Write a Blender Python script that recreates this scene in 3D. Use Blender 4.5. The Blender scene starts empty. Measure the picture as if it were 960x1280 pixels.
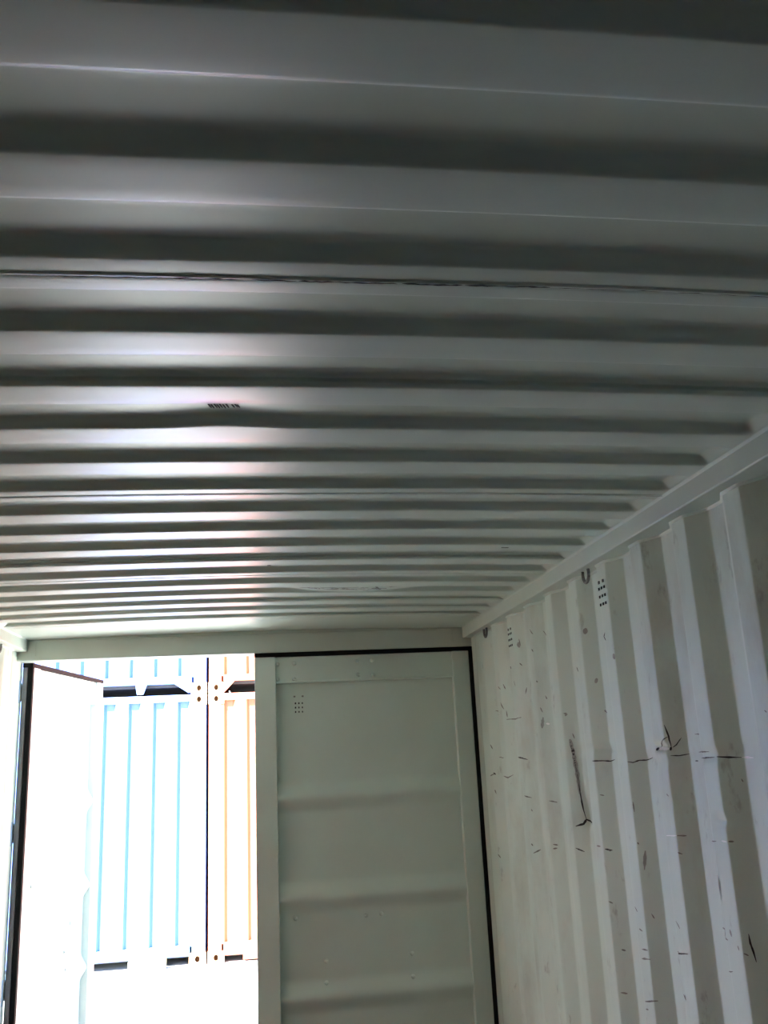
import bpy, bmesh, math, random
from mathutils import Vector, Matrix
import numpy as np

random.seed(7)
ZO = 2.75                       # height of the roof sheet above the yard
sc = bpy.context.scene
col = sc.collection

# ------------------------------------------------------------------ camera
F_PX, YAW, PITCH, ROLL = 1119.4192, 0.1421, 0.261, -0.0487
cam_data = bpy.data.cameras.new('camera')
cam = bpy.data.objects.new('camera', cam_data)
col.objects.link(cam)
fw = Vector((math.sin(YAW)*math.cos(PITCH), math.cos(YAW)*math.cos(PITCH), math.sin(PITCH)))
rt = Vector((math.cos(YAW), -math.sin(YAW), 0))
up = rt.cross(fw)
c_, s_ = math.cos(ROLL), math.sin(ROLL)
r2 = c_*rt + s_*up
u2 = -s_*rt + c_*up
m = Matrix.Identity(4)
for i in range(3):
    m[i][0] = r2[i]; m[i][1] = u2[i]; m[i][2] = -fw[i]
m[0][3], m[1][3], m[2][3] = 0.0497, -4.6608, ZO - 0.6314
cam.matrix_world = m
cam_data.sensor_fit = 'VERTICAL'
cam_data.sensor_height = 36
cam_data.lens = F_PX*36/1280
cam_data.clip_start = 0.02
sc.camera = cam

# ------------------------------------------------------------------ light
SUN_EL, SUN_AZ = math.radians(50), math.radians(38)
sd = bpy.data.lights.new('sun', 'SUN')
sd.energy = 20.0
sd.angle = math.radians(0.53)
sd.color = (0.93, 1.0, 0.965)
sun = bpy.data.objects.new('sun', sd)
col.objects.link(sun)
d = Vector((math.sin(SUN_AZ)*math.cos(SUN_EL), math.cos(SUN_AZ)*math.cos(SUN_EL), -math.sin(SUN_EL)))
sun.rotation_euler = d.to_track_quat('-Z', 'Y').to_euler()
w = bpy.data.worlds.new('sky')
sc.world = w
w.use_nodes = True
nt = w.node_tree
bg = nt.nodes['Background']
sky = nt.nodes.new('ShaderNodeTexSky')
sky.sky_type = 'NISHITA'
sky.sun_disc = False
sky.sun_elevation = SUN_EL
sky.sun_rotation = math.radians(180) + SUN_AZ
nt.links.new(sky.outputs['Color'], bg.inputs['Color'])
bg.inputs['Strength'].default_value = 0.22
vs = sc.view_settings
vs.view_transform = 'Standard'
vs.look = 'None'
vs.gamma = 1.0
vs.exposure = 2.7
vs.use_curve_mapping = False
sc.cycles.max_bounces = 16
sc.cycles.diffuse_bounces = 10

# ------------------------------------------------------------------ materials
def mat(name, rgb, rough=0.5, metal=0.0, var=0.06, scale=6.0, bump=0.0, bscale=60.0):
    M = bpy.data.materials.new(name)
    M.use_nodes = True
    t = M.node_tree
    b = t.nodes['Principled BSDF']
    b.inputs['Roughness'].default_value = rough
    b.inputs['Metallic'].default_value = metal
    tc = t.nodes.new('ShaderNodeTexCoord')
    n = t.nodes.new('ShaderNodeTexNoise')
    n.inputs['Scale'].default_value = scale
    n.inputs['Detail'].default_value = 6
    t.links.new(tc.outputs['Object'], n.inputs['Vector'])
    r = t.nodes.new('ShaderNodeValToRGB')
    r.color_ramp.elements[0].position = 0.3
    r.color_ramp.elements[1].position = 0.7
    r.color_ramp.elements[0].color = (*[x*(1-var) for x in rgb], 1)
    r.color_ramp.elements[1].color = (*[min(1, x*(1+var)) for x in rgb], 1)
    t.links.new(n.outputs['Fac'], r.inputs['Fac'])
    t.links.new(r.outputs['Color'], b.inputs['Base Color'])
    if bump:
        n2 = t.nodes.new('ShaderNodeTexNoise')
        n2.inputs['Scale'].default_value = bscale
        n2.inputs['Detail'].default_value = 3
        t.links.new(tc.outputs['Object'], n2.inputs['Vector'])
        bp = t.nodes.new('ShaderNodeBump')
        bp.inputs['Strength'].default_value = bump
        bp.inputs['Distance'].default_value = 0.002
        t.links.new(n2.outputs['Fac'], bp.inputs['Height'])
        t.links.new(bp.outputs['Normal'], b.inputs['Normal'])
    M['ramp'] = r.name
    return M

def dirt(M, rgb, lo, hi, scale, stretch, amount):
    """rusty / dusty blotches over a paint material"""
    t = M.node_tree
    b = t.nodes['Principled BSDF']
    src = b.inputs['Base Color'].links[0].from_socket
    tc = t.nodes.new('ShaderNodeTexCoord')
    mp = t.nodes.new('ShaderNodeMapping')
    mp.inputs['Scale'].default_value = stretch
    n = t.nodes.new('ShaderNodeTexNoise')
    n.inputs['Scale'].default_value = scale
    n.inputs['Detail'].default_value = 8
    n.inputs['Roughness'].default_value = 0.65
    mr = t.nodes.new('ShaderNodeMapRange')
    mr.inputs['From Min'].default_value = lo
    mr.inputs['From Max'].default_value = hi
    mr.inputs['To Max'].default_value = amount
    mx = t.nodes.new('ShaderNodeMixRGB')
    mx.inputs['Color2'].default_value = (*rgb, 1)
    t.links.new(tc.outputs['Object'], mp.inputs['Vector'])
    t.links.new(mp.outputs['Vector'], n.inputs['Vector'])
    t.links.new(n.outputs['Fac'], mr.inputs['Value'])
    t.links.new(mr.outputs['Result'], mx.inputs['Fac'])
    t.links.new(src, mx.inputs['Color1'])
    t.links.new(mx.outputs['Color'], b.inputs['Base Color'])

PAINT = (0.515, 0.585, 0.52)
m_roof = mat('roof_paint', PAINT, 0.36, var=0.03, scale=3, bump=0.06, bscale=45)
m_wall = mat('wall_paint_lightened', (0.61, 0.70, 0.635), 0.50, var=0.05, scale=2.2, bump=0.08, bscale=30)  # same paint as the roof, colour lightened to stand in for more light
dirt(m_wall, (0.33, 0.30, 0.22), 0.52, 0.75, 3.0, (1, 1, 0.45), 0.5)
dirt(m_wall, (0.16, 0.15, 0.13), 0.62, 0.72, 14.0, (1, 1, 0.5), 0.5)
m_frame = mat('frame_paint', PAINT, 0.5, var=0.04, scale=5, bump=0.06)
m_door = mat('door_paint_lightened', (0.61, 0.70, 0.635), 0.5, var=0.04, scale=4, bump=0.06)  # roof paint again, lightened in colour so the doors look better lit
m_rubber = mat('gasket_rubber', (0.010, 0.011, 0.011), 0.8, var=0.2)
m_rubber_grey = mat('gasket_lip_rubber', (0.30, 0.31, 0.32), 0.45, var=0.15)
for M_ in (m_rubber, m_rubber_grey):
    M_.node_tree.nodes['Principled BSDF'].inputs['Specular IOR Level'].default_value = 0.15
m_dark = mat('black_scrape_and_dent_shade', (0.018, 0.017, 0.015), 0.8, var=0.3, scale=40)  # scrapes and cracks, and the painted shading of the long wall dent
m_mid = mat('grey_scuff', (0.20, 0.195, 0.175), 0.8, var=0.4, scale=40)
m_faint = mat('faint_scuff_and_dent_shade', (0.30, 0.30, 0.27), 0.7, var=0.15, scale=30)  # scuffs, and the softer painted shading beside the long wall dent
m_white = mat('white_scrape_and_lit_dent', (0.93, 0.93, 0.9), 0.6, var=0.05)  # scrapes, and the painted bright face of a wall dent
m_hole = mat('hole_black', (0.008, 0.008, 0.008), 0.9, var=0.2)
m_steel = mat('dull_steel', (0.22, 0.22, 0.21), 0.5, 0.6, var=0.15)
m_floor = mat('plywood_floor', (0.045, 0.038, 0.03), 0.6, var=0.25, scale=3)
m_yard = mat('yard_concrete', (0.40, 0.395, 0.375), 0.9, var=0.08, scale=1.2, bump=0.3, bscale=12)
m_blue = mat('blue_paint', (0.05, 0.10, 0.36), 0.55, var=0.06, scale=2)
m_orange = mat('orange_paint', (0.36, 0.075, 0.035), 0.55, var=0.06, scale=2)
m_cast = mat('weathered_casting', (0.35, 0.2, 0.11), 0.7, var=0.12, scale=9)
m_timber = mat('timber', (0.62, 0.50, 0.28), 0.8, var=0.15, scale=8)
m_under = mat('underframe_black', (0.03, 0.03, 0.035), 0.8, var=0.2)
m_ext = mat('outside_paint', (0.20, 0.34, 0.50), 0.55, var=0.06)

# ------------------------------------------------------------------ helpers
def zs(v):
    return (v[0], v[1], v[2])

def link(name, me, parent=None, kind=None, label=None, cat=None, group=None):
    o = bpy.data.objects.new(name, me)
    col.objects.link(o)
    if parent: o.parent = parent
    if kind: o['kind'] = kind
    if label: o['label'] = label
    if cat: o['category'] = cat
    if group: o['group'] = group
    return o

def empty(name, loc, rz=0.0, **kw):
    o = link(name, None, **kw)
    o.empty_display_size = 0.2
    o.location = loc
    o.rotation_euler = (0, 0, rz)
    return o

def mesh_of(bm, name, M, smooth=False):
    bmesh.ops.recalc_face_normals(bm, faces=bm.faces)
    me = bpy.data.meshes.new(name)
    bm.to_mesh(me)
    bm.free()
    me.materials.append(M)
    if smooth:
        for p in me.polygons: p.use_smooth = True
    return me

def add_box(bm, lo, hi, bev=0.0):
    t = bmesh.new()
    bmesh.ops.create_cube(t, size=1)
    for v in t.verts:
        v.co = Vector([(lo[i]+hi[i])/2 + v.co[i]*(hi[i]-lo[i]) for i in range(3)])
    if bev:
        bmesh.ops.bevel(t, geom=t.edges[:], offset=bev, segments=2, affect='EDGES', profile=0.5)
    me = bpy.data.meshes.new('tmp')
    t.to_mesh(me); t.free()
    bm.from_mesh(me)
    bpy.data.meshes.remove(me)

def add_cyl(bm, a, b, r, n=12, r_end=None):
    a, b = Vector(a), Vector(b)
    L = (b-a).length
    q = (b-a).to_track_quat('Z', 'Y').to_matrix().to_4x4()
    M = Matrix.Translation((a+b)/2) @ q
    bmesh.ops.create_cone(bm, cap_ends=True, segments=n, radius1=r, radius2=r if r_end is None else r_end, depth=L, matrix=M)

def add_prism(bm, poly, y0, y1):
    """poly of (x, z), extruded along y"""
    A = [bm.verts.new((x, y0, z)) for x, z in poly]
    B = [bm.verts.new((x, y1, z)) for x, z in poly]
    bm.faces.new(A); bm.faces.new(B[::-1])
    for i in range(len(poly)):
        j = (i+1) % len(poly)
        bm.faces.new((A[i], A[j], B[j], B[i]))

def box(name, lo, hi, M, parent=None, bev=0.004, **kw):
    bm = bmesh.new()
    add_box(bm, lo, hi, bev)
    return link(name, mesh_of(bm, name, M), parent, **kw)

def grid_mesh(name, P, M, smooth=True):
    """P[i][j] -> (x,y,z)"""
    ni, nj = len(P), len(P[0])
    vs_ = [p for row in P for p in row]
    fs = [(i*nj+j, i*nj+j+1, (i+1)*nj+j+1, (i+1)*nj+j) for i in range(ni-1) for j in range(nj-1)]
    me = bpy.data.meshes.new(name)
    me.from_pydata(vs_, [], fs)
    me.materials.append(M)
    if smooth:
        me.polygons.foreach_set('use_smooth', [True]*len(me.polygons))
    me.update()
    return me

def smoothstep(t):
    t = max(0.0, min(1.0, t))
    return t*t*(3-2*t)

def trap(t, pts):
    """piecewise-linear profile"""
    for (a, ha), (b, hb) in zip(pts, pts[1:]):
        if t <= b:
            return ha + (hb-ha)*(t-a)/(b-a) if b > a else hb
    return pts[-1][1]

def rounded(f, t, r, n=7):
    return sum(f(t + r*(2*k/(n-1)-1)) for k in range(n))/n
# ------------------------------------------------------------------ yard
yard = grid_mesh('yard', [[(x, y, 0) for y in (-30, 60)] for x in (-40, 40)], m_yard, False)
link('yard_ground', yard, kind='structure')

# ------------------------------------------------------------------ ceiling : die-stamped roof panels
CAM = 0.0168
SEAM0 = -0.42
RP, RY = 0.209, -0.4649          # rib pitch and a rib's near edge
def rib(t):
    t %= RP
    return trap(t, [(0, 0), (0.091, 0), (0.1045, 0.02), (0.1955, 0.02), (0.209, 0)])
RIBC = [t*RP/220 for t in range(221)]
RIBV = [rounded(rib, t, 0.0075, 11) for t in RIBC]
def ribs(t):
    t = (t % RP)/RP*220
    i = int(t); f = t-i
    return RIBV[i]*(1-f) + RIBV[min(i+1, 220)]*f
def zroof(x, y, flat=False):
    z = -CAM*(x/1.176)**2
    if flat:
        return z + 0.0012*math.sin(3.1*x+1.7*y)*math.sin(1.3*y+0.4) + (0.0012 if y < SEAM0 else 0)
    e = smoothstep((1.104-abs(x))/0.038)
    t = y - RY
    # dent where the step of one rib was struck, and a sagging line further on
    k = math.exp(-((x+0.02)/0.10)**2)*math.exp(-((y+3.02)/0.06)**2)
    t -= -0.015*k
    k2 = math.exp(-((x-0.42)/0.22)**4)*math.exp(-((y+1.15)/0.12)**2)
    h = ribs(t)*e
    h *= 1 - 0.75*k2
    return z + h + 0.004*k - 0.004*k2 + 0.0012*math.sin(3.1*x+1.7*y)*math.sin(1.3*y+0.4)
XS = [-1.106, -1.1, -1.094, -1.087, -1.08, -1.073, -1.066, -1.05] + [i*0.055 for i in range(-18, 19)] + [1.05, 1.066, 1.073, 1.08, 1.087, 1.094, 1.1, 1.106]
XS_F = sorted(set(round(q, 3) for q in XS + [i*0.02 - 0.2 for i in range(1, 20)]))
def pitch_ys():
    c = [0, 0.091, 0.1045, 0.1955]
    o = set()
    for q in c:
        for dd in (-0.008, -0.0055, -0.003, 0, 0.003, 0.0055, 0.008):
            o.add(round(q+dd, 5))
    o |= {0.03, 0.06, 0.13, 0.165}
    return sorted(o)
PYS = pitch_ys()
ceiling = empty('ceiling', (0, 0, ZO), kind='structure')
SEAM0 = -0.42
def roof_ys(y0, y1):
    o = {y0, y1, y0+0.019, y0+0.0205, y0+0.022}
    k0 = int((y0-RY)//RP) - 1
    for k in range(k0, k0+9):
        for q in PYS:
            y = RY + k*RP + q
            if y0 < y < y1:
                o.add(y)
    return sorted(o)
shared = None
def lap(y, y1):
    """each sheet laps over the next one"""
    return 0.0025*smoothstep((y1-1.043-y)/0.003)
for i in range(11):
    y1 = SEAM0 - 1.045*i
    y0 = y1 - 1.065
    if i < 5:
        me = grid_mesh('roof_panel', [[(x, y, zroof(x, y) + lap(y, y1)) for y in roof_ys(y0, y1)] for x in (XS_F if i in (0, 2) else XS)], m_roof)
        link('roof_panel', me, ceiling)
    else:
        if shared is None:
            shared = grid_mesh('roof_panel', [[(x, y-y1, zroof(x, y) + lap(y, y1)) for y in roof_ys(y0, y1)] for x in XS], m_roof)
        o = link('roof_panel', shared, ceiling)
        o.location = (0, y1, 0)
link('roof_panel', grid_mesh('roof_panel', [[(x, y, zroof(x, y, True)) for y in (SEAM0-0.03, SEAM0, -0.3, -0.15, 0.02)] for x in XS], m_roof), ceiling)

def roof_ribbon(pts, w, off=0.0007):
    """strip lying on the underside of the roof; pts are (x, y)"""
    P = []
    n = len(pts)
    for i, (x, y) in enumerate(pts):
        a = pts[max(0, i-1)]; b = pts[min(n-1, i+1)]
        tx, ty = b[0]-a[0], b[1]-a[1]
        L = math.hypot(tx, ty) or 1
        nx, ny = -ty/L, tx/L
        ww = w[i] if isinstance(w, list) else w
        P.append([(x+nx*ww*q, y+ny*ww*q, zroof(x+nx*ww*q, y+ny*ww*q)-off) for q in (-0.5, 0.0, 0.5)])
    return P
def ribbons(name, lists, M, parent, kind=None):
    vs_, fs = [], []
    for P in lists:
        b = len(vs_); nj = len(P[0])
        vs_ += [p for row in P for p in row]
        fs += [(b+i*nj+j, b+i*nj+j+1, b+(i+1)*nj+j+1, b+(i+1)*nj+j) for i in range(len(P)-1) for j in range(nj-1)]
    me = bpy.data.meshes.new(name)
    me.from_pydata(vs_, [], fs)
    me.materials.append(M)
    return link(name, me, parent, kind)
# roof seams: a caulked bead, cracked dark along the first one in view
rnd = random.Random(3)
def bead(y, h=0.0022, wdt=0.005):
    P = []
    for i in range(111):
        x = -1.1 + i*0.02
        yy = y + 0.0012*math.sin(9*x) + rnd.uniform(-.0006, .0006)
        z = zroof(x, yy)
        P.append([(x, yy-wdt, z), (x, yy-wdt*.5, z-h*.8), (x, yy, z-h), (x, yy+wdt*.5, z-h*.8), (x, yy+wdt, z)])
    return P
for i in (0, 1, 2, 3):
    link('seam_bead', grid_mesh('seam_bead', bead(SEAM0 - 1.045*i, 0.0018 if i != 3 else 0.0025), m_roof), ceiling)
ys_ = SEAM0 - 1.045*3
cr = []
x = -1.05
while x < 1.05:
    heavy = -0.08 < x < 0.42
    ln = rnd.uniform(0.03, 0.16) if heavy else rnd.uniform(0.02, 0.06)
    n = max(3, int(ln/0.008))
    pts = [(x+ln*k/n, ys_ + 0.0012*math.sin(9*(x+ln*k/n)) + 0.0012 + rnd.uniform(-.001, .001)) for k in range(n+1)]
    base = 0.0036 if heavy else (0.0015 if x > 0.42 else 0.0017)
    ws = [base*rnd.uniform(0.35, 1.3) for _ in pts]
    ws[0] = ws[-1] = base*0.2
    cr.append(roof_ribbon(pts, ws, 0.0034))
    x += ln + (rnd.uniform(0.002, 0.015) if heavy else rnd.uniform(0.004, 0.03))
ribbons('seam_crack', cr, m_dark, ceiling)
cr = []
ys2 = SEAM0 - 1.045*2
for k in range(24):
    x = -0.9 + k*0.085
    cr.append(roof_ribbon([(x+q*0.01, ys2+0.001) for q in range(8)], 0.0022, 0.0028))
ribbons('seam_crack', cr, m_mid, ceiling)
# black rub marks on the struck rib
mk = []
for k, xx in enumerate([-0.046, -0.041, -0.035, -0.030, -0.025, -0.019, -0.013, -0.002, 0.004, 0.008]):
    L0 = 0.022 if k < 7 else 0.018
    mk.append(roof_ribbon([(xx+0.001*q, -3.042 + L0*q/5 + 0.002*(k % 2)) for q in range(6)], [0.003, 0.0045, 0.004, 0.0045, 0.003, 0.002], 0.0012))
ribbons('rub_mark', mk, m_dark, ceiling)
# scraped patch on a far rib, and two small specks
mk = []
for k in range(26):
    xx = rnd.uniform(0.14, 0.56); yy = -1.165 + rnd.gauss(0, 0.016)
    mk.append(roof_ribbon([(xx+rnd.uniform(0.003, 0.008)*q, yy+rnd.uniform(-.004, .004)) for q in range(5)], rnd.uniform(0.005, 0.011), 0.0025))
for q in (-1.155, -1.185):
    mk.append(roof_ribbon([(0.13+0.02*k, q+rnd.uniform(-.006, .006)) for k in range(16)], [rnd.uniform(0.003, 0.011) for _ in range(16)], 0.0025))
mk.append(roof_ribbon([(0.50+0.005*k, -1.19+0.012*k) for k in range(6)], 0.010, 0.0015))
ribbons('scraped_patch', mk[::2], m_mid, ceiling)
ribbons('scraped_patch', mk[1::2], m_faint, ceiling)
mk = [roof_ribbon([(0.076+0.002*k, -1.65+0.012*k) for k in range(4)], 0.012, 0.002), roof_ribbon([(0.825+0.008*k, -1.893) for k in range(4)], 0.01, 0.002)]
ribbons('dark_speck', mk, m_dark, ceiling)

# ------------------------------------------------------------------ side walls
WP, WY = 0.2833, -2.234
def wall_x(y):
    t = (y-WY) % WP
    if y > -0.178:
        return 1.145
    return trap(t, [(0, 1.145), (0.073, 1.145), (0.142, 1.181), (0.214, 1.181), (WP, 1.145)])
def wall_xr(y):
    return rounded(wall_x, y, 0.004, 5)
def dents(y, z):
    o = 0.0
    # struck corner of one corrugation (long dent)
    k = smoothstep((z+0.95)/0.06)*smoothstep((-0.60-z)/0.10)
    o += 0.012*k*math.exp(-((y+1.50+0.30*(z+0.78))/0.022)**2)
    # dented band, where something long was dragged along the wall
    o += 0.006*math.exp(-((z+0.675+0.02*math.sin(5*y))/0.016)**2)*smoothstep((y+2.75)/0.05)*smoothstep((-1.35-y)/0.2)*(0.6+0.4*math.sin(17*y))
    o += 0.012*math.exp(-((z+0.655)/0.010)**2)*math.exp(-((y+2.20)/0.045)**2)
    o += 0.0012*math.sin(3.3*y+2*z)*math.sin(2.7*z+0.7)
    o += 0.005*math.exp(-((z+0.80)/0.012)**2)*math.exp(-((y+2.26)/0.03)**2)
    o += 0.006*math.exp(-((z+0.83)/0.012)**2)*math.exp(-((y+2.50)/0.03)**2)
    return o
def wall_surf(y, z, off=0.0):
    return wall_xr(y) + dents(y, z) - off
wy = {-11.93, -0.10, -0.14, -0.178}
k = int((-11.93-WY)//WP) - 1
while WY + k*WP < 0:
    for q in (0, 0.073, 0.142, 0.214):
        for dd in (-0.004, -0.002, 0, 0.002, 0.004):
            wy.add(round(WY+k*WP+q+dd, 5))
    for q in (0.018, 0.036, 0.055, 0.095, 0.118, 0.165, 0.19, 0.235, 0.26):
        wy.add(round(WY+k*WP+q, 5))
    k += 1
wy = sorted(y for y in wy if -11.93 <= y <= -0.10)
wz = sorted(set([-0.035, -0.075, -0.12, -0.2, -0.3, -0.4, -0.5] + [round(-0.56-0.005*i, 4) for i in range(88)] + [-1.1, -1.3, -1.5, -1.7, -1.9, -2.1, -2.3, -2.5, -2.62]))
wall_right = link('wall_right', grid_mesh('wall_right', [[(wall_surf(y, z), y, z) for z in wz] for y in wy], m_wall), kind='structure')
wall_right.location.z = ZO
wzl = [-0.035, -0.6, -1.3, -2.0, -2.62]
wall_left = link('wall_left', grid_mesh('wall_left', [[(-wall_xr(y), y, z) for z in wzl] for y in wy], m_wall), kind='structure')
wall_left.location.z = ZO

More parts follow.
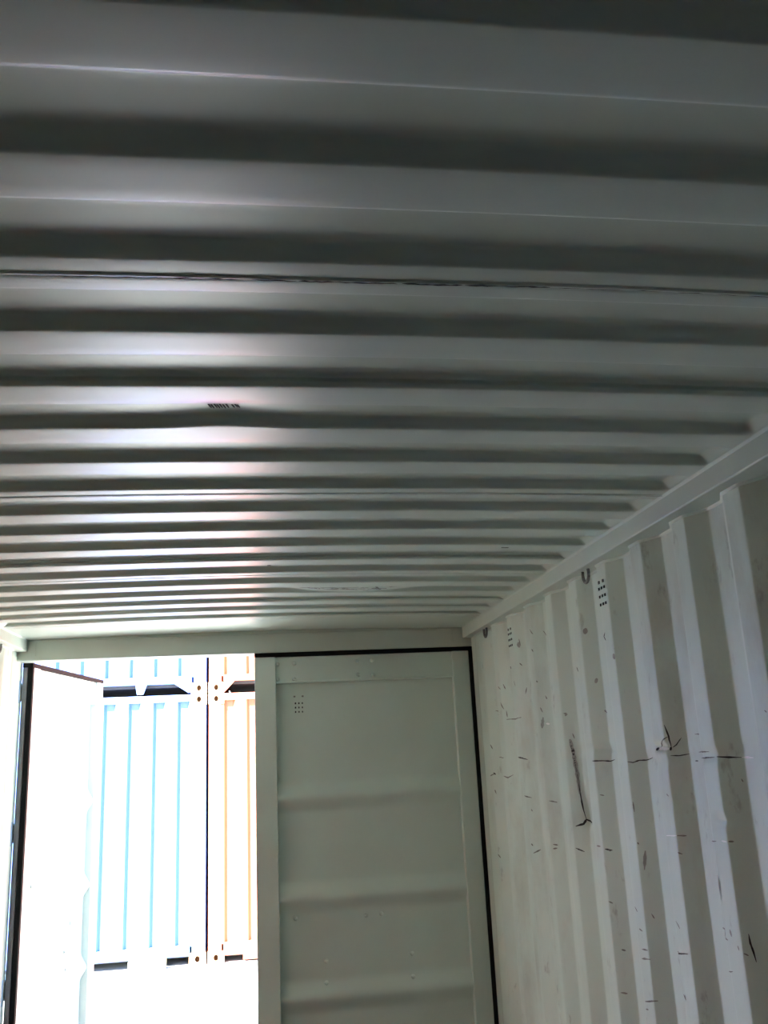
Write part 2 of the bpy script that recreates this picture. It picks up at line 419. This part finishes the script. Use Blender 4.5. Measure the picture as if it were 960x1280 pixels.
SCUFFS_AND_DENT_LIGHT = [('k',0.0062,[(-1.399,-0.921),(-1.432,-0.912),(-1.443,-0.897),(-1.477,-0.912)]),
('k',0.0092,[(-1.409,-0.62),(-1.417,-0.655),(-1.421,-0.687)]),  # shading along the long dent's edge, painted as dark strips
('k',0.0067,[(-1.421,-0.687),(-1.424,-0.71),(-1.427,-0.734),(-1.43,-0.77)]),
('k',0.0049,[(-1.43,-0.77),(-1.431,-0.79),(-1.433,-0.811),(-1.435,-0.836),(-1.438,-0.862),(-1.443,-0.897)]),
('f',0.0153,[(-1.409,-0.62),(-1.415,-0.646),(-1.42,-0.671),(-1.423,-0.692),(-1.425,-0.713),(-1.428,-0.734),(-1.429,-0.759),(-1.43,-0.785),(-1.43,-0.811)]),  # wider, fainter band of the same painted dent shading
('k',0.0047,[(-0.751,-0.683),(-0.772,-0.684),(-0.793,-0.685),(-0.813,-0.686),(-0.845,-0.693)]),
('k',0.0053,[(-0.262,-0.755),(-0.278,-0.764)]),
('k',0.0037,[(-1.656,-0.695),(-1.68,-0.695),(-1.703,-0.695),(-1.732,-0.697),(-1.766,-0.692)]),
('k',0.004,[(-1.39,-0.995),(-1.408,-1.0),(-1.426,-1.005)]),
('k',0.0037,[(-1.676,-0.972),(-1.704,-0.974)]),
('m',0.0048,[(-0.308,-0.684),(-0.329,-0.684),(-0.351,-0.684),(-0.373,-0.685),(-0.395,-0.685),(-0.416,-0.685),(-0.438,-0.685),(-0.46,-0.685),(-0.481,-0.685),(-0.503,-0.685)]),
('m',0.0049,[(-0.22,-0.771),(-0.248,-0.766),(-0.276,-0.76)]),
('m',0.0046,[(-0.477,-0.766),(-0.499,-0.768),(-0.52,-0.77),(-0.541,-0.772),(-0.573,-0.76)]),
('m',0.0043,[(-0.8,-0.839),(-0.825,-0.843),(-0.85,-0.847)]),
('m',0.004,[(-1.115,-0.847),(-1.135,-0.849),(-1.154,-0.852)]),
('m',0.0035,[(-1.615,-0.967),(-1.65,-0.966)]),
('m',0.004,[(-1.115,-1.007),(-1.139,-1.008)]),
('m',0.004,[(-1.113,-1.023),(-1.134,-1.019)]),
('m',0.0043,[(-0.833,-1.066),(-0.853,-1.058),(-0.874,-1.049)]),
('m',0.0037,[(-1.394,-0.526),(-1.41,-0.532),(-1.399,-0.537)]),
('m',0.004,[(-1.119,-0.536),(-1.111,-0.571)]),
('m',0.0049,[(-0.256,-0.623),(-0.269,-0.645)]),
('m',0.0049,[(-0.263,-0.833),(-0.271,-0.853)]),
('m',0.0043,[(-0.841,-0.892),(-0.848,-0.901)]),
('m',0.0049,[(-0.252,-1.125),(-0.269,-1.141)]),
('m',0.0043,[(-0.826,-1.029),(-0.835,-1.037)]),
('m',0.0034,[(-1.678,-0.803),(-1.695,-0.805)]),
('m',0.0037,[(-1.425,-0.6),(-1.432,-0.619)]),
('m',0.0034,[(-1.73,-0.535),(-1.745,-0.543)]),
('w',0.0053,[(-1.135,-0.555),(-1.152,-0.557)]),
('k',0.0031,[(-1.952,-0.696),(-1.972,-0.699),(-1.993,-0.693),(-2.015,-0.693),(-2.035,-0.69),(-2.055,-0.686)]),
('k',0.0024,[(-2.247,-0.679),(-2.273,-0.68),(-2.305,-0.676)]),
('k',0.0023,[(-2.366,-0.687),(-2.386,-0.686),(-2.405,-0.686),(-2.425,-0.685),(-2.444,-0.685),(-2.464,-0.684),(-2.483,-0.684),(-2.503,-0.683)]),
('k',0.003,[(-2.33,-0.694),(-2.347,-0.694)]),
('k',0.0034,[(-2.515,-0.682),(-2.549,-0.684),(-2.58,-0.685)]),
('k',0.0097,[(-2.166,-0.661),(-2.181,-0.661)]),
('k',0.01,[(-2.245,-0.661),(-2.253,-0.661)]),
('k',0.0024,[(-2.187,-0.657),(-2.199,-0.649),(-2.225,-0.638),(-2.25,-0.628)]),
('k',0.0024,[(-2.255,-0.658),(-2.269,-0.651),(-2.287,-0.633)]),
('k',0.0038,[(-2.241,-0.597),(-2.25,-0.628),(-2.251,-0.658)]),
('w',0.0078,[(-2.179,-0.66),(-2.201,-0.66),(-2.223,-0.661),(-2.245,-0.661)]),  # lit top face of the dent, painted as a white strip
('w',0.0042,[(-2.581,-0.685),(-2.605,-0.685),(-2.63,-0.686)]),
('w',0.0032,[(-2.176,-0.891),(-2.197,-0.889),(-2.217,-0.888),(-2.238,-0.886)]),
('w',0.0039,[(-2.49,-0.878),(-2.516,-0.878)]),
('m',0.0033,[(-2.239,-0.886),(-2.266,-0.885)]),
('m',0.0032,[(-2.367,-0.891),(-2.386,-0.889),(-2.406,-0.887),(-2.425,-0.885),(-2.444,-0.883),(-2.464,-0.881)]),
('m',0.0032,[(-2.358,-0.672),(-2.378,-0.671),(-2.399,-0.671),(-2.419,-0.671),(-2.439,-0.67),(-2.459,-0.67),(-2.48,-0.67)]),
('m',0.0032,[(-2.35,-0.626),(-2.37,-0.626),(-2.39,-0.626),(-2.409,-0.627),(-2.429,-0.627),(-2.448,-0.627)]),
('m',0.0037,[(-1.957,-0.812),(-1.958,-0.842)]),
('m',0.0037,[(-1.956,-0.928),(-1.962,-0.932)]),
('m',0.003,[(-2.521,-0.877),(-2.535,-0.876)]),
('m',0.0034,[(-2.209,-0.78),(-2.221,-0.786)]),
('m',0.003,[(-2.574,-0.734),(-2.577,-0.741)]),
('m',0.0027,[(-2.77,-0.583),(-2.779,-0.588)]),
('k',0.0039,[(-2.539,-1.077),(-2.54,-1.097),(-2.544,-1.112),(-2.548,-1.135)]),
('m',0.0031,[(-2.521,-1.121),(-2.532,-1.124)]),
('m',0.0037,[(-1.977,-1.121),(-1.985,-1.133)]),
('m',0.0035,[(-2.171,-1.108),(-2.192,-1.124)]),
('m',0.0038,[(-1.905,-1.172),(-1.93,-1.175)]),
('m',0.0038,[(-1.908,-1.227),(-1.93,-1.224),(-1.952,-1.222)]),
('m',0.0038,[(-1.9,-1.254),(-1.928,-1.249),(-1.957,-1.245)]),
('m',0.0038,[(-1.89,-1.37),(-1.916,-1.364),(-1.942,-1.357),(-1.967,-1.351)]),
('m',0.0041,[(-1.68,-1.395),(-1.705,-1.393)]),
('m',0.0036,[(-2.076,-1.204),(-2.097,-1.2),(-2.117,-1.197),(-2.138,-1.194),(-2.159,-1.19),(-2.18,-1.187),(-2.201,-1.183),(-2.222,-1.18)]),
('m',0.0031,[(-2.5,-1.108),(-2.505,-1.118)]),
('m',0.0033,[(-2.366,-1.194),(-2.384,-1.19),(-2.403,-1.185),(-2.422,-1.181),(-2.44,-1.177),(-2.459,-1.172)]),
('m',0.0035,[(-2.164,-1.288),(-2.176,-1.3)]),
('m',0.0038,[(-1.89,-1.114),(-1.906,-1.126)]),
('m',0.0038,[(-1.89,-1.39),(-1.91,-1.387)]),
('m',0.004,[(-1.669,-1.131),(-1.685,-1.135)]),
('m',0.004,[(-1.687,-0.974),(-1.699,-0.976)]),
('m',0.004,[(-1.699,-1.269),(-1.715,-1.269)]),
('m',0.0034,[(-2.234,-0.929),(-2.248,-0.932)]),
('f',0.007,[(-2.364,-1.095),(-2.387,-1.097),(-2.41,-1.1),(-2.433,-1.102),(-2.456,-1.104)]),
('f',0.0067,[(-2.472,-1.078),(-2.477,-1.093)]),
('f',0.0067,[(-2.446,-0.961),(-2.447,-0.989),(-2.447,-1.016)]),
('f',0.0078,[(-1.98,-0.949),(-1.975,-0.976),(-1.97,-1.003)]),
('k',0.0054,[(-1.085,-0.255),(-1.101,-0.267)]),
('k',0.006,[(-0.61,-0.284),(-0.631,-0.287),(-0.652,-0.289),(-0.673,-0.292),(-0.694,-0.295),(-0.715,-0.297),(-0.736,-0.3),(-0.757,-0.302)]),
('k',0.0043,[(-1.895,-0.295),(-1.883,-0.307),(-1.895,-0.321)]),
('k',0.0047,[(-1.599,-0.377),(-1.61,-0.394)]),
('m',0.005,[(-0.502,-0.363),(-0.537,-0.378)]),
('m',0.005,[(-0.555,-0.356),(-0.567,-0.38)]),
('m',0.0046,[(-0.873,-0.395),(-0.863,-0.422)]),
('m',0.0046,[(-0.845,-0.289),(-0.858,-0.301)]),
('m',0.0047,[(-0.78,-0.358),(-0.799,-0.385)]),
('m',0.005,[(-0.525,-0.437),(-0.548,-0.469)]),
('m',0.0043,[(-1.143,-0.447),(-1.15,-0.461)]),
('m',0.0043,[(-1.104,-0.385),(-1.112,-0.392)]),
('m',0.0036,[(-1.732,-0.532),(-1.739,-0.538)]),
('m',0.0044,[(-1.082,-0.173),(-1.109,-0.197)]),
('m',0.0046,[(-0.852,-0.185),(-0.858,-0.215)]),
('m',0.0043,[(-1.16,-0.191),(-1.181,-0.214)]),
('m',0.0043,[(-1.113,-0.491),(-1.123,-0.511)]),
('m',0.0052,[(-0.307,-0.465),(-0.329,-0.469),(-0.351,-0.473),(-0.373,-0.476),(-0.395,-0.48),(-0.417,-0.483),(-0.439,-0.487),(-0.461,-0.491)]),
('m',0.0046,[(-0.829,-0.518),(-0.805,-0.519),(-0.78,-0.52),(-0.756,-0.522),(-0.734,-0.521),(-0.712,-0.52),(-0.69,-0.52),(-0.668,-0.519),(-0.646,-0.518),(-0.624,-0.518),(-0.602,-0.517),(-0.58,-0.516),(-0.558,-0.516)]),
('m',0.0049,[(-0.562,-0.477),(-0.565,-0.507)]),
('f',0.0141,[(-1.716,-0.427),(-1.708,-0.442)]),
('f',0.0133,[(-1.123,-0.53),(-1.118,-0.551),(-1.113,-0.572)]),
('f',0.0123,[(-1.413,-0.62),(-1.415,-0.64),(-1.416,-0.661)]),
('f',0.0092,[(-1.399,-0.527),(-1.409,-0.533)]),
('f',0.0132,[(-1.941,-0.369),(-1.95,-0.386)]),
('f',0.0143,[(-1.694,-0.254),(-1.685,-0.273)]),
('f',0.0143,[(-0.846,-0.199),(-0.852,-0.222)]),
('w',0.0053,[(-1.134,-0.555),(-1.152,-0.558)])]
rnd = random.Random(11)
def wall_ribbon(w, pts):
    P = []
    n = len(pts)
    dense = []
    for (a, b) in zip(pts, pts[1:]):
        for q in range(3):
            dense.append((a[0]+(b[0]-a[0])*q/3, a[1]+(b[1]-a[1])*q/3))
    dense.append(pts[-1])
    n = len(dense)
    for i, (y, z) in enumerate(dense):
        a = dense[max(0, i-1)]; b = dense[min(n-1, i+1)]
        ty, tz = b[0]-a[0], b[1]-a[1]
        L = math.hypot(ty, tz) or 1
        ny, nz = -tz/L, ty/L
        e = min(1.0, 0.35 + 2.2*min(i, n-1-i)/max(1, n-1))
        ww = (w*1.25)*e*rnd.uniform(0.65, 1.2)
        P.append([(wall_surf(y+ny*ww*q, z+nz*ww*q, 0.0016), y+ny*ww*q, z+nz*ww*q) for q in (-0.5, 0, 0.5)])
    return P
for key, nm, M in (('k', 'black_scrape_and_dent_shade', m_dark), ('m', 'grey_scuff', m_mid), ('f', 'faint_scuff_and_dent_shade', m_faint), ('w', 'white_scrape_and_lit_dent', m_white)):
    ribbons(nm, [wall_ribbon(w_, p_) for q_, w_, p_ in SCUFFS_AND_DENT_LIGHT if q_ == key], M, wall_right, kind='stuff' if key in 'm' else None)

# small perforated vents: nine slots each
def vent_mesh(dy, dz, sz):
    bm = bmesh.new()
    for i in (-1, 0, 1):
        for j in (-1, 0, 1):
            add_box(bm, (-0.0022, i*dy-sz[0]/2, j*dz-sz[1]/2), (0.001, i*dy+sz[0]/2, j*dz+sz[1]/2), 0.0008)
    return mesh_of(bm, 'vent_slots', m_hole)
vw = vent_mesh(0.023, 0.026, (0.012, 0.009))
for y in (-1.906, -0.775):
    o = link('vent_slots', vw, wall_right)
    o.location = (1.1455, y, -0.178)
    for dy in (-0.02, 0.015):
        box('vent_rivet', (1.141, y+dy-0.005, -0.137), (1.1455, y+dy+0.005, -0.127), m_mid, wall_right, 0.001)

# ------------------------------------------------------------------ floor, end wall, rails, posts, header
box('floor', (-1.17, -11.95, -2.64), (1.17, 0.02, -2.60), m_floor, kind='structure', bev=0).location.z = ZO
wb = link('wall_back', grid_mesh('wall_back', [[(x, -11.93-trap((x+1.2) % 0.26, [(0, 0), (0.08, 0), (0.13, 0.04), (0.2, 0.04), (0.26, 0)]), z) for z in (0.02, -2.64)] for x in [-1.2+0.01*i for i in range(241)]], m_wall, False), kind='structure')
wb.location.z = ZO
# top side rails
def side_rail(s, n):
    o = empty('trim_%d' % n, (0, 0, ZO), kind='structure')
    def B(nm, lo, hi, M=m_frame, bev=0.004):
        lo, hi = list(lo), list(hi)
        if s < 0:
            lo[0], hi[0] = -hi[0], -lo[0]
        return box(nm, lo, hi, M, o, bev)
    B('rail_box', (1.1036, -12.0, -0.0715), (1.20, 0.0, 0.035))
    # weld line where the wall sheet meets the underside of the rail
    P = []
    for y in wy:
        x = wall_xr(y)
        P.append([(s*(x-0.006), y, -0.0705), (s*(x-0.004), y, -0.0765), (s*(x+0.001), y, -0.079)])
    link('wall_weld', grid_mesh('wall_weld', P, m_frame), o)
    P = []
    for i in range(200):
        y = -12+i*0.06
        P.append([(s*1.1030, y, -CAM*0.88-0.006), (s*1.1005, y, -CAM*0.88-0.003), (s*1.096, y, -CAM*0.88+0.0005)])
    link('roof_weld', grid_mesh('roof_weld', P, m_frame), o)
    for y in (-1.80, -0.37, -3.2, -4.6):
        bm = bmesh.new()
        pts = [Vector((1.136, y+0.028*math.cos(a), -0.084-0.030*math.sin(a))) for a in [math.pi*k/8 for k in range(-1, 10)]]
        for a, b in zip(pts, pts[1:]):
            add_cyl(bm, a, b, 0.0055, 8)
        if s < 0:
            for v in bm.verts: v.co.x *= -1
        link('lashing_ring', mesh_of(bm, 'lashing_ring', m_steel, True), o, label='dark steel lashing ring under the rail')
    return o
side_rail(1, 1)
side_rail(-1, 2)

# door header
hd = empty('trim_3', (0, 0, ZO), kind='structure')
box('header_beam', (-1.2, 0.0, -0.116), (1.2, 0.11, 0.05), m_frame, hd, 0.005)
box('header_weld', (-1.12, -0.006, -0.022), (1.12, 0.002, -0.016), m_frame, hd, 0.0015)
for x in (1.047, -1.067):
    box('weld_bead', (x-0.004, -0.004, -0.095), (x+0.004, 0.002, -0.02), m_frame, hd, 0.0015)

# rear corner posts with the grooved inner channel
def post(s, n):
    o = empty('trim_%d' % n, (0, 0, ZO), kind='structure')
    def B(nm, lo, hi, M=m_frame, bev=0.003):
        lo, hi = list(lo), list(hi)
        if s < 0:
            lo[0], hi[0] = -hi[0], -lo[0]
        return box(nm, lo, hi, M, o, bev)
    B('post_channel', (1.150, -0.070, -2.70), (1.22, 0.115, 0.04))
    B('groove_back', (1.166, -0.105, -2.65), (1.2, -0.065, -0.035))
    B('channel_lip', (1.143, -0.117, -2.65), (1.178, -0.094, -0.068), bev=0.004)
    for z in (-0.30, -0.95, -1.6, -2.2):
        bm = bmesh.new()
        add_cyl(bm, (1.160*s, -0.082, z-0.03), (1.160*s, -0.082, z+0.03), 0.006, 8)
        add_box(bm, (min(1.146*s, 1.172*s), -0.092, z-0.036), (max(1.146*s, 1.172*s), -0.07, z-0.026), 0.002)
        link('lashing_bar', mesh_of(bm, 'lashing_bar', m_frame), o)
    return o
post(1, 4)
post(-1, 5)
sill = box('trim_6', (-1.2, 0.0, -2.72), (1.2, 0.11, -2.60), m_frame, kind='structure', bev=0.005)
sill.location.z = ZO
for s, n in ((1, 7), (-1, 8)):
    o = box('trim_%d' % n, (min(1.13*s, 1.2*s), -12, -2.745), (max(1.13*s, 1.2*s), 0, -2.60), m_ext, kind='structure', bev=0.004)
    o.location.z = ZO

# ------------------------------------------------------------------ the two doors
DZ1, DZ0, DT = -0.137, -2.585, 0.055
BULGES = (-0.830, -1.296, -1.735, -2.18)
def panel_depth(z):
    base = 0.040
    for c in BULGES:
        dz = z - c
        if -0.09 < dz < 0.09:
            base = min(base, trap(dz, [(-0.09, 0.040), (-0.066, 0.040), (-0.010, 0.007), (0.006, 0.007), (0.066, 0.040), (0.09, 0.040)]))
    return base
def make_door(name, loc, rz, s, W, label_bolts):
    D = empty(name, loc, rz, kind='structure')
    def P3(u, v, z): return (s*u, v, z)
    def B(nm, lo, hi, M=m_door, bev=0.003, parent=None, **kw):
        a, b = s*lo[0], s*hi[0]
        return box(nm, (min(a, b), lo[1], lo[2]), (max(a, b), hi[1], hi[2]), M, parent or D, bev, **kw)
    sh, sm_ = 0.088, 0.107
    B('hinge_stile', (0, 0, DZ0), (sh, DT, DZ1))
    B('meeting_stile', (W-sm_, 0, DZ0), (W, DT, DZ1))
    B('top_rail', (sh-0.002, 0.014, -0.262), (W-sm_+0.002, DT, DZ1))
    B('rail_lip', (sh, 0.007, -0.272), (W-sm_, 0.045, -0.261), bev=0.002)
    B('bottom_rail', (sh-0.002, 0.006, DZ0), (W-sm_+0.002, DT, DZ0+0.13))
    zz = [-0.265]
    z = -0.28
    while z > DZ0+0.12:
        zz.append(z); z -= 0.01
    zz.append(DZ0+0.12)
    us = [sh-0.002 + (W-sm_-sh+0.004)*i/16 for i in range(17)]
    P = [[P3(u, rounded(panel_depth, z, 0.012, 7) + 0.0015*math.sin(7*u+3*z), z) for z in zz] for u in us]
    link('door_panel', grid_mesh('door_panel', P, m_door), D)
    P = [[P3(u, rounded(panel_depth, z, 0.012, 7) + 0.004, z) for z in zz] for u in (us[0], us[-1])]
    link('outer_skin', grid_mesh('outer_skin', P, m_ext), D)
    # rubber gasket round the leaf: a dark strip with a finer lip
    g = 0.0212
    B('gasket', (-g, -0.002, DZ0), (0, 0.020, DZ1+g), m_rubber, 0.0015)
    B('gasket', (-g, -0.002, DZ1), (W, 0.050, DZ1+g), m_rubber, 0.0015)
    B('gasket_lip', (-g+0.003, 0.026, DZ0), (-0.0005, 0.052, DZ1), m_rubber_grey, 0.004)
    B('gasket_core', (-g+0.008, 0.018, DZ0), (-0.0005, 0.03, DZ1), m_rubber, 0.002)
    # bolts through the leaf
    bm = bmesh.new()
    add_cyl(bm, (0, 0.0, 0), (0, -0.008, 0), 0.0115, 10, 0.008)
    bmesh.ops.create_uvsphere(bm, u_segments=10, v_segments=5, radius=0.0085, matrix=Matrix.Translation((0, -0.007, 0)) @ Matrix.Scale(0.5, 4, (0, 1, 0)))
    me = mesh_of(bm, 'bolt', m_door, True)
    for (u, z) in label_bolts:
        o = link('bolt', me, D)
        v = 0.014 if z > -0.262 else rounded(panel_depth, z, 0.012, 7)
        o.location = P3(u, v+0.001, z)
    # vent
    bm = bmesh.new()
    for i in (-1, 0, 1):
        for j in (-1, 0, 1):
            add_box(bm, (i*0.0175-0.0048, -0.002, j*0.0215-0.006), (i*0.0175+0.0048, 0.001, j*0.0215+0.006), 0.002)
    o = link('vent_slots', mesh_of(bm, 'vent_slots', m_hole), D)
    o.location = P3(W-0.223, 0.0405, -0.394)
    for du in (-0.02, 0.022):
        B('vent_rivet', (W-0.223+du-0.005, 0.036, -0.342), (W-0.223+du+0.005, 0.041, -0.334), m_mid, 0.001)
    # hinges on the outside edge, blade + knuckle
    for z in (-0.26, -0.93, -1.62, -2.30):
        h = B('hinge_blade', (-0.055, DT, z-0.045), (0.16, DT+0.012, z+0.045), m_ext, 0.003)
        bm = bmesh.new()
        add_cyl(bm, (s*-0.055, DT+0.006, z-0.055), (s*-0.055, DT+0.006, z+0.055), 0.016, 12)
        link('hinge_pin', mesh_of(bm, 'hinge_pin', m_ext, True), h)
    # locking bars outside
    for u in (0.36, 0.82):
        bm = bmesh.new()
        add_cyl(bm, (s*u, DT+0.04, DZ0-0.03), (s*u, DT+0.04, DZ1+0.05), 0.017, 14)
        lb = link('locking_bar', mesh_of(bm, 'locking_bar', m_steel, True), D)
        B('bar_handle', (u-0.3, DT+0.05, -1.62), (u, DT+0.062, -1.58), m_steel, 0.003, lb)
        for z in (-0.35, -1.2, -2.3):
            B('bar_bracket', (u-0.05, DT-0.002, z-0.035), (u+0.05, DT+0.03, z+0.035), m_ext, 0.004, lb)
    return D
WD = 1.118
bolts_right = [(1.129-x, z) for x, z in [(0.128, -0.173), (0.214, -0.172), (0.127, -0.250), (0.212, -0.253), (0.540, -0.171), (0.616, -0.170), (0.542, -0.241), (0.621, -0.244), (0.196, -1.389), (0.538, -1.398), (0.613, -1.396), (0.339, -1.588), (0.336, -1.681), (0.755, -1.584), (0.753, -1.685)]]
make_door('door_1', (1.129, 0.0, ZO), 0, -1, WD, bolts_right)
bolts_left = [(0.20, -1.2), (0.80, -1.40), (0.80, -1.47), (0.72, -1.60), (0.72, -1.69)]
make_door('door_2', (-1.095, 0.12, ZO), math.radians(82), 1, WD, bolts_left)
# ------------------------------------------------------------------ container stacks across the yard
YB = 6.05
CH = 2.861
def casting_mesh(M):
    """corner casting with an oblong hole in its front face, front at y=0"""
    bm = bmesh.new()
    w, h, dp = 0.178, 0.122, 0.162
    hw, hh = 0.026, 0.033
    n = 16
    ring, ring_in, outer = [], [], []
    for k in range(n):
        a = 2*math.pi*(k+0.5)/n
        ring.append(bm.verts.new((hw*math.cos(a), 0, hh*math.sin(a))))
        ring_in.append(bm.verts.new((2.2*hw*math.cos(a), 0.155, 1.5*hh*math.sin(a))))
        ca, sa = math.cos(a), math.sin(a)
        q = min((w/2)/abs(ca), (h/2)/abs(sa))
        outer.append(bm.verts.new((ca*q, 0, sa*q)))
    for k in range(n):
        j = (k+1) % n
        bm.faces.new((outer[k], outer[j], ring[j], ring[k]))
        bm.faces.new((ring[k], ring[j], ring_in[j], ring_in[k]))
    bm.faces.new(ring_in)
    b = [bm.verts.new((sx*w/2, dp, sz*h/2)) for sx, sz in ((1, 1), (-1, 1), (-1, -1), (1, -1))]
    f = [bm.verts.new((sx*w/2, 0.001, sz*h/2)) for sx, sz in ((1, 1), (-1, 1), (-1, -1), (1, -1))]
    for k in range(4):
        bm.faces.new((f[k], f[(k+1) % 4], b[(k+1) % 4], b[k]))
    bm.faces.new(b)
    return mesh_of(bm, 'corner_casting', M)
m_casting = casting_mesh(m_cast)

def container(x0, x1, zb, paint, label, first, rpitch, rec_w, rail_low, gussets, group=None):
    """x0..x1 long, front face at YB; 'first' is the x of one recess's left line"""
    Cn = empty('shipping_container', ((x0+x1)/2, YB+1.22, zb), label=label, cat='container')
    ox, oy = (x0+x1)/2, YB+1.22
    def B(nm, lo, hi, M=paint, bev=0.004):
        return box(nm, (lo[0]-ox, lo[1]-oy, lo[2]), (hi[0]-ox, hi[1]-oy, hi[2]), M, Cn, bev)
    D = 2.438
    for x in (x0+0.089, x1-0.089):
        for z in (0.061, CH-0.061):
            for back in (0, 1):
                o = link('corner_casting', m_casting, Cn)
                o.location = (x-ox, (YB+D if back else YB)-oy, z)
                if back: o.rotation_euler = (0, 0, math.pi)
    for xa, xb in ((x0+0.006, x0+0.15), (x1-0.15, x1-0.006)):
        B('corner_post', (xa, YB+0.006, 0.12), (xb, YB+0.12, CH-0.12))
        B('corner_post', (xa, YB+D-0.12, 0.12), (xb, YB+D-0.006, CH-0.12))
    for ya, yb in ((YB+0.006, YB+0.07), (YB+D-0.07, YB+D-0.006)):
        B('top_rail', (x0+0.17, ya, CH-0.083), (x1-0.17, yb, CH-0.004))
        B('bottom_rail', (x0+0.17, ya, rail_low), (x1-0.17, yb, 0.204))
    # corrugated side: flush ridges, recessed grooves with steep sides
    xs = set([x0+0.14, x1-0.14])
    k = -60
    sl = 0.026
    def prof(x):
        t = (x-first) % rpitch
        return trap(t, [(0, 0), (sl, 0.046), (rec_w-sl, 0.046), (rec_w, 0), (rpitch, 0)])
    while first+k*rpitch < x1:
        for q in (0, sl, rec_w-sl, rec_w):
            xx = first+k*rpitch+q
            if x0+0.14 < xx < x1-0.14:
                xs.add(xx)
        k += 1
    xs = sorted(xs)
    def pf(x, back):
        p = prof(x) if (x0+0.16 < x < x1-0.16) else 0
        return (YB+D-0.010-p) if back else (YB+0.010+p)
    for back in (0, 1):
        link('side_panel', grid_mesh('side_panel', [[(x-ox, pf(x, back)-oy, z) for z in (0.19, CH-0.06)] for x in xs], paint, False), Cn)
    for x in (x0+0.03, x1-0.03):
        ysx = [YB+0.1+0.05*i for i in range(46)]
        P = [[(x-ox + (0.02 if (i//2) % 2 else -0.02), y-oy, z) for z in (0.1, CH-0.05)] for i, y in enumerate(ysx)]
        link('end_panel', grid_mesh('end_panel', P, paint, False), Cn)
    P = [[(x-ox, y-oy, CH-0.012-(0.016 if (i//2) % 2 else 0)) for y in (YB+0.03, YB+D-0.03)] for i, x in enumerate([x0+0.05+(x1-x0-0.1)*k/220 for k in range(221)])]
    link('roof_panel', grid_mesh('roof_panel', P, paint, False), Cn)
    B('underframe', (x0+0.2, YB+0.12, max(0.03, rail_low-0.03)), (x1-0.2, YB+D-0.12, 0.19), m_under, 0)
    for poly in gussets:
        bm = bmesh.new()
        add_prism(bm, [(x-ox, z) for x, z in poly], YB+0.004-oy, YB+0.03-oy)
        link('gusset', mesh_of(bm, 'gusset', paint), Cn)
    return Cn
BE = -0.587           # right-hand end of the blue pair
OS = -0.569           # left-hand end of the orange pair
LEN = 12.19
Z2 = CH + 0.006
gb_up = [[(-0.765, 0.012), (-0.80, 0.012), (-0.955, 0.117), (-0.955, 0.14), (-0.765, 0.14)], [(-1.394, 0.13), (-1.26, 0.13), (-1.303, 0.010), (-1.374, 0.010)],
         [(-2.35, 0.13), (-2.2, 0.13), (-2.24, 0.010), (-2.32, 0.010)]]
container(BE-LEN, BE, 0, m_blue, 'blue corrugated container on the ground, left of the gap', -0.915, 0.274, 0.135, 0.095, [])
container(BE-LEN, BE, Z2, m_blue, 'blue corrugated container stacked on top of the lower blue one', -0.915, 0.274, 0.135, 0.117, gb_up)
go_up = [[(-0.39, 0.010), (-0.382, 0.010), (-0.272, 0.125), (-0.272, 0.15), (-0.39, 0.15)]]
container(OS, OS+LEN, 0, m_orange, 'orange corrugated container on the ground, right of the gap', -0.392, 0.257, 0.13, 0.075, [[(-0.19, 0.09), (-0.19, 0.022), (1.6, 0.022), (1.6, 0.09)]])
container(OS, OS+LEN, Z2, m_orange, 'orange corrugated container stacked on top of the lower orange one', -0.392, 0.257, 0.13, 0.13, go_up)
# a squared timber pushed against the foot of the blue container
bm = bmesh.new()
add_box(bm, (-0.192, -0.06, 0.0), (0.192, 0.06, 0.105), 0.006)
tb = link('timber_block', mesh_of(bm, 'timber_block', m_timber), label='pale timber block on the ground at the foot of the lower blue container', cat='timber')
tb.location = (-1.19, YB-0.075, 0)
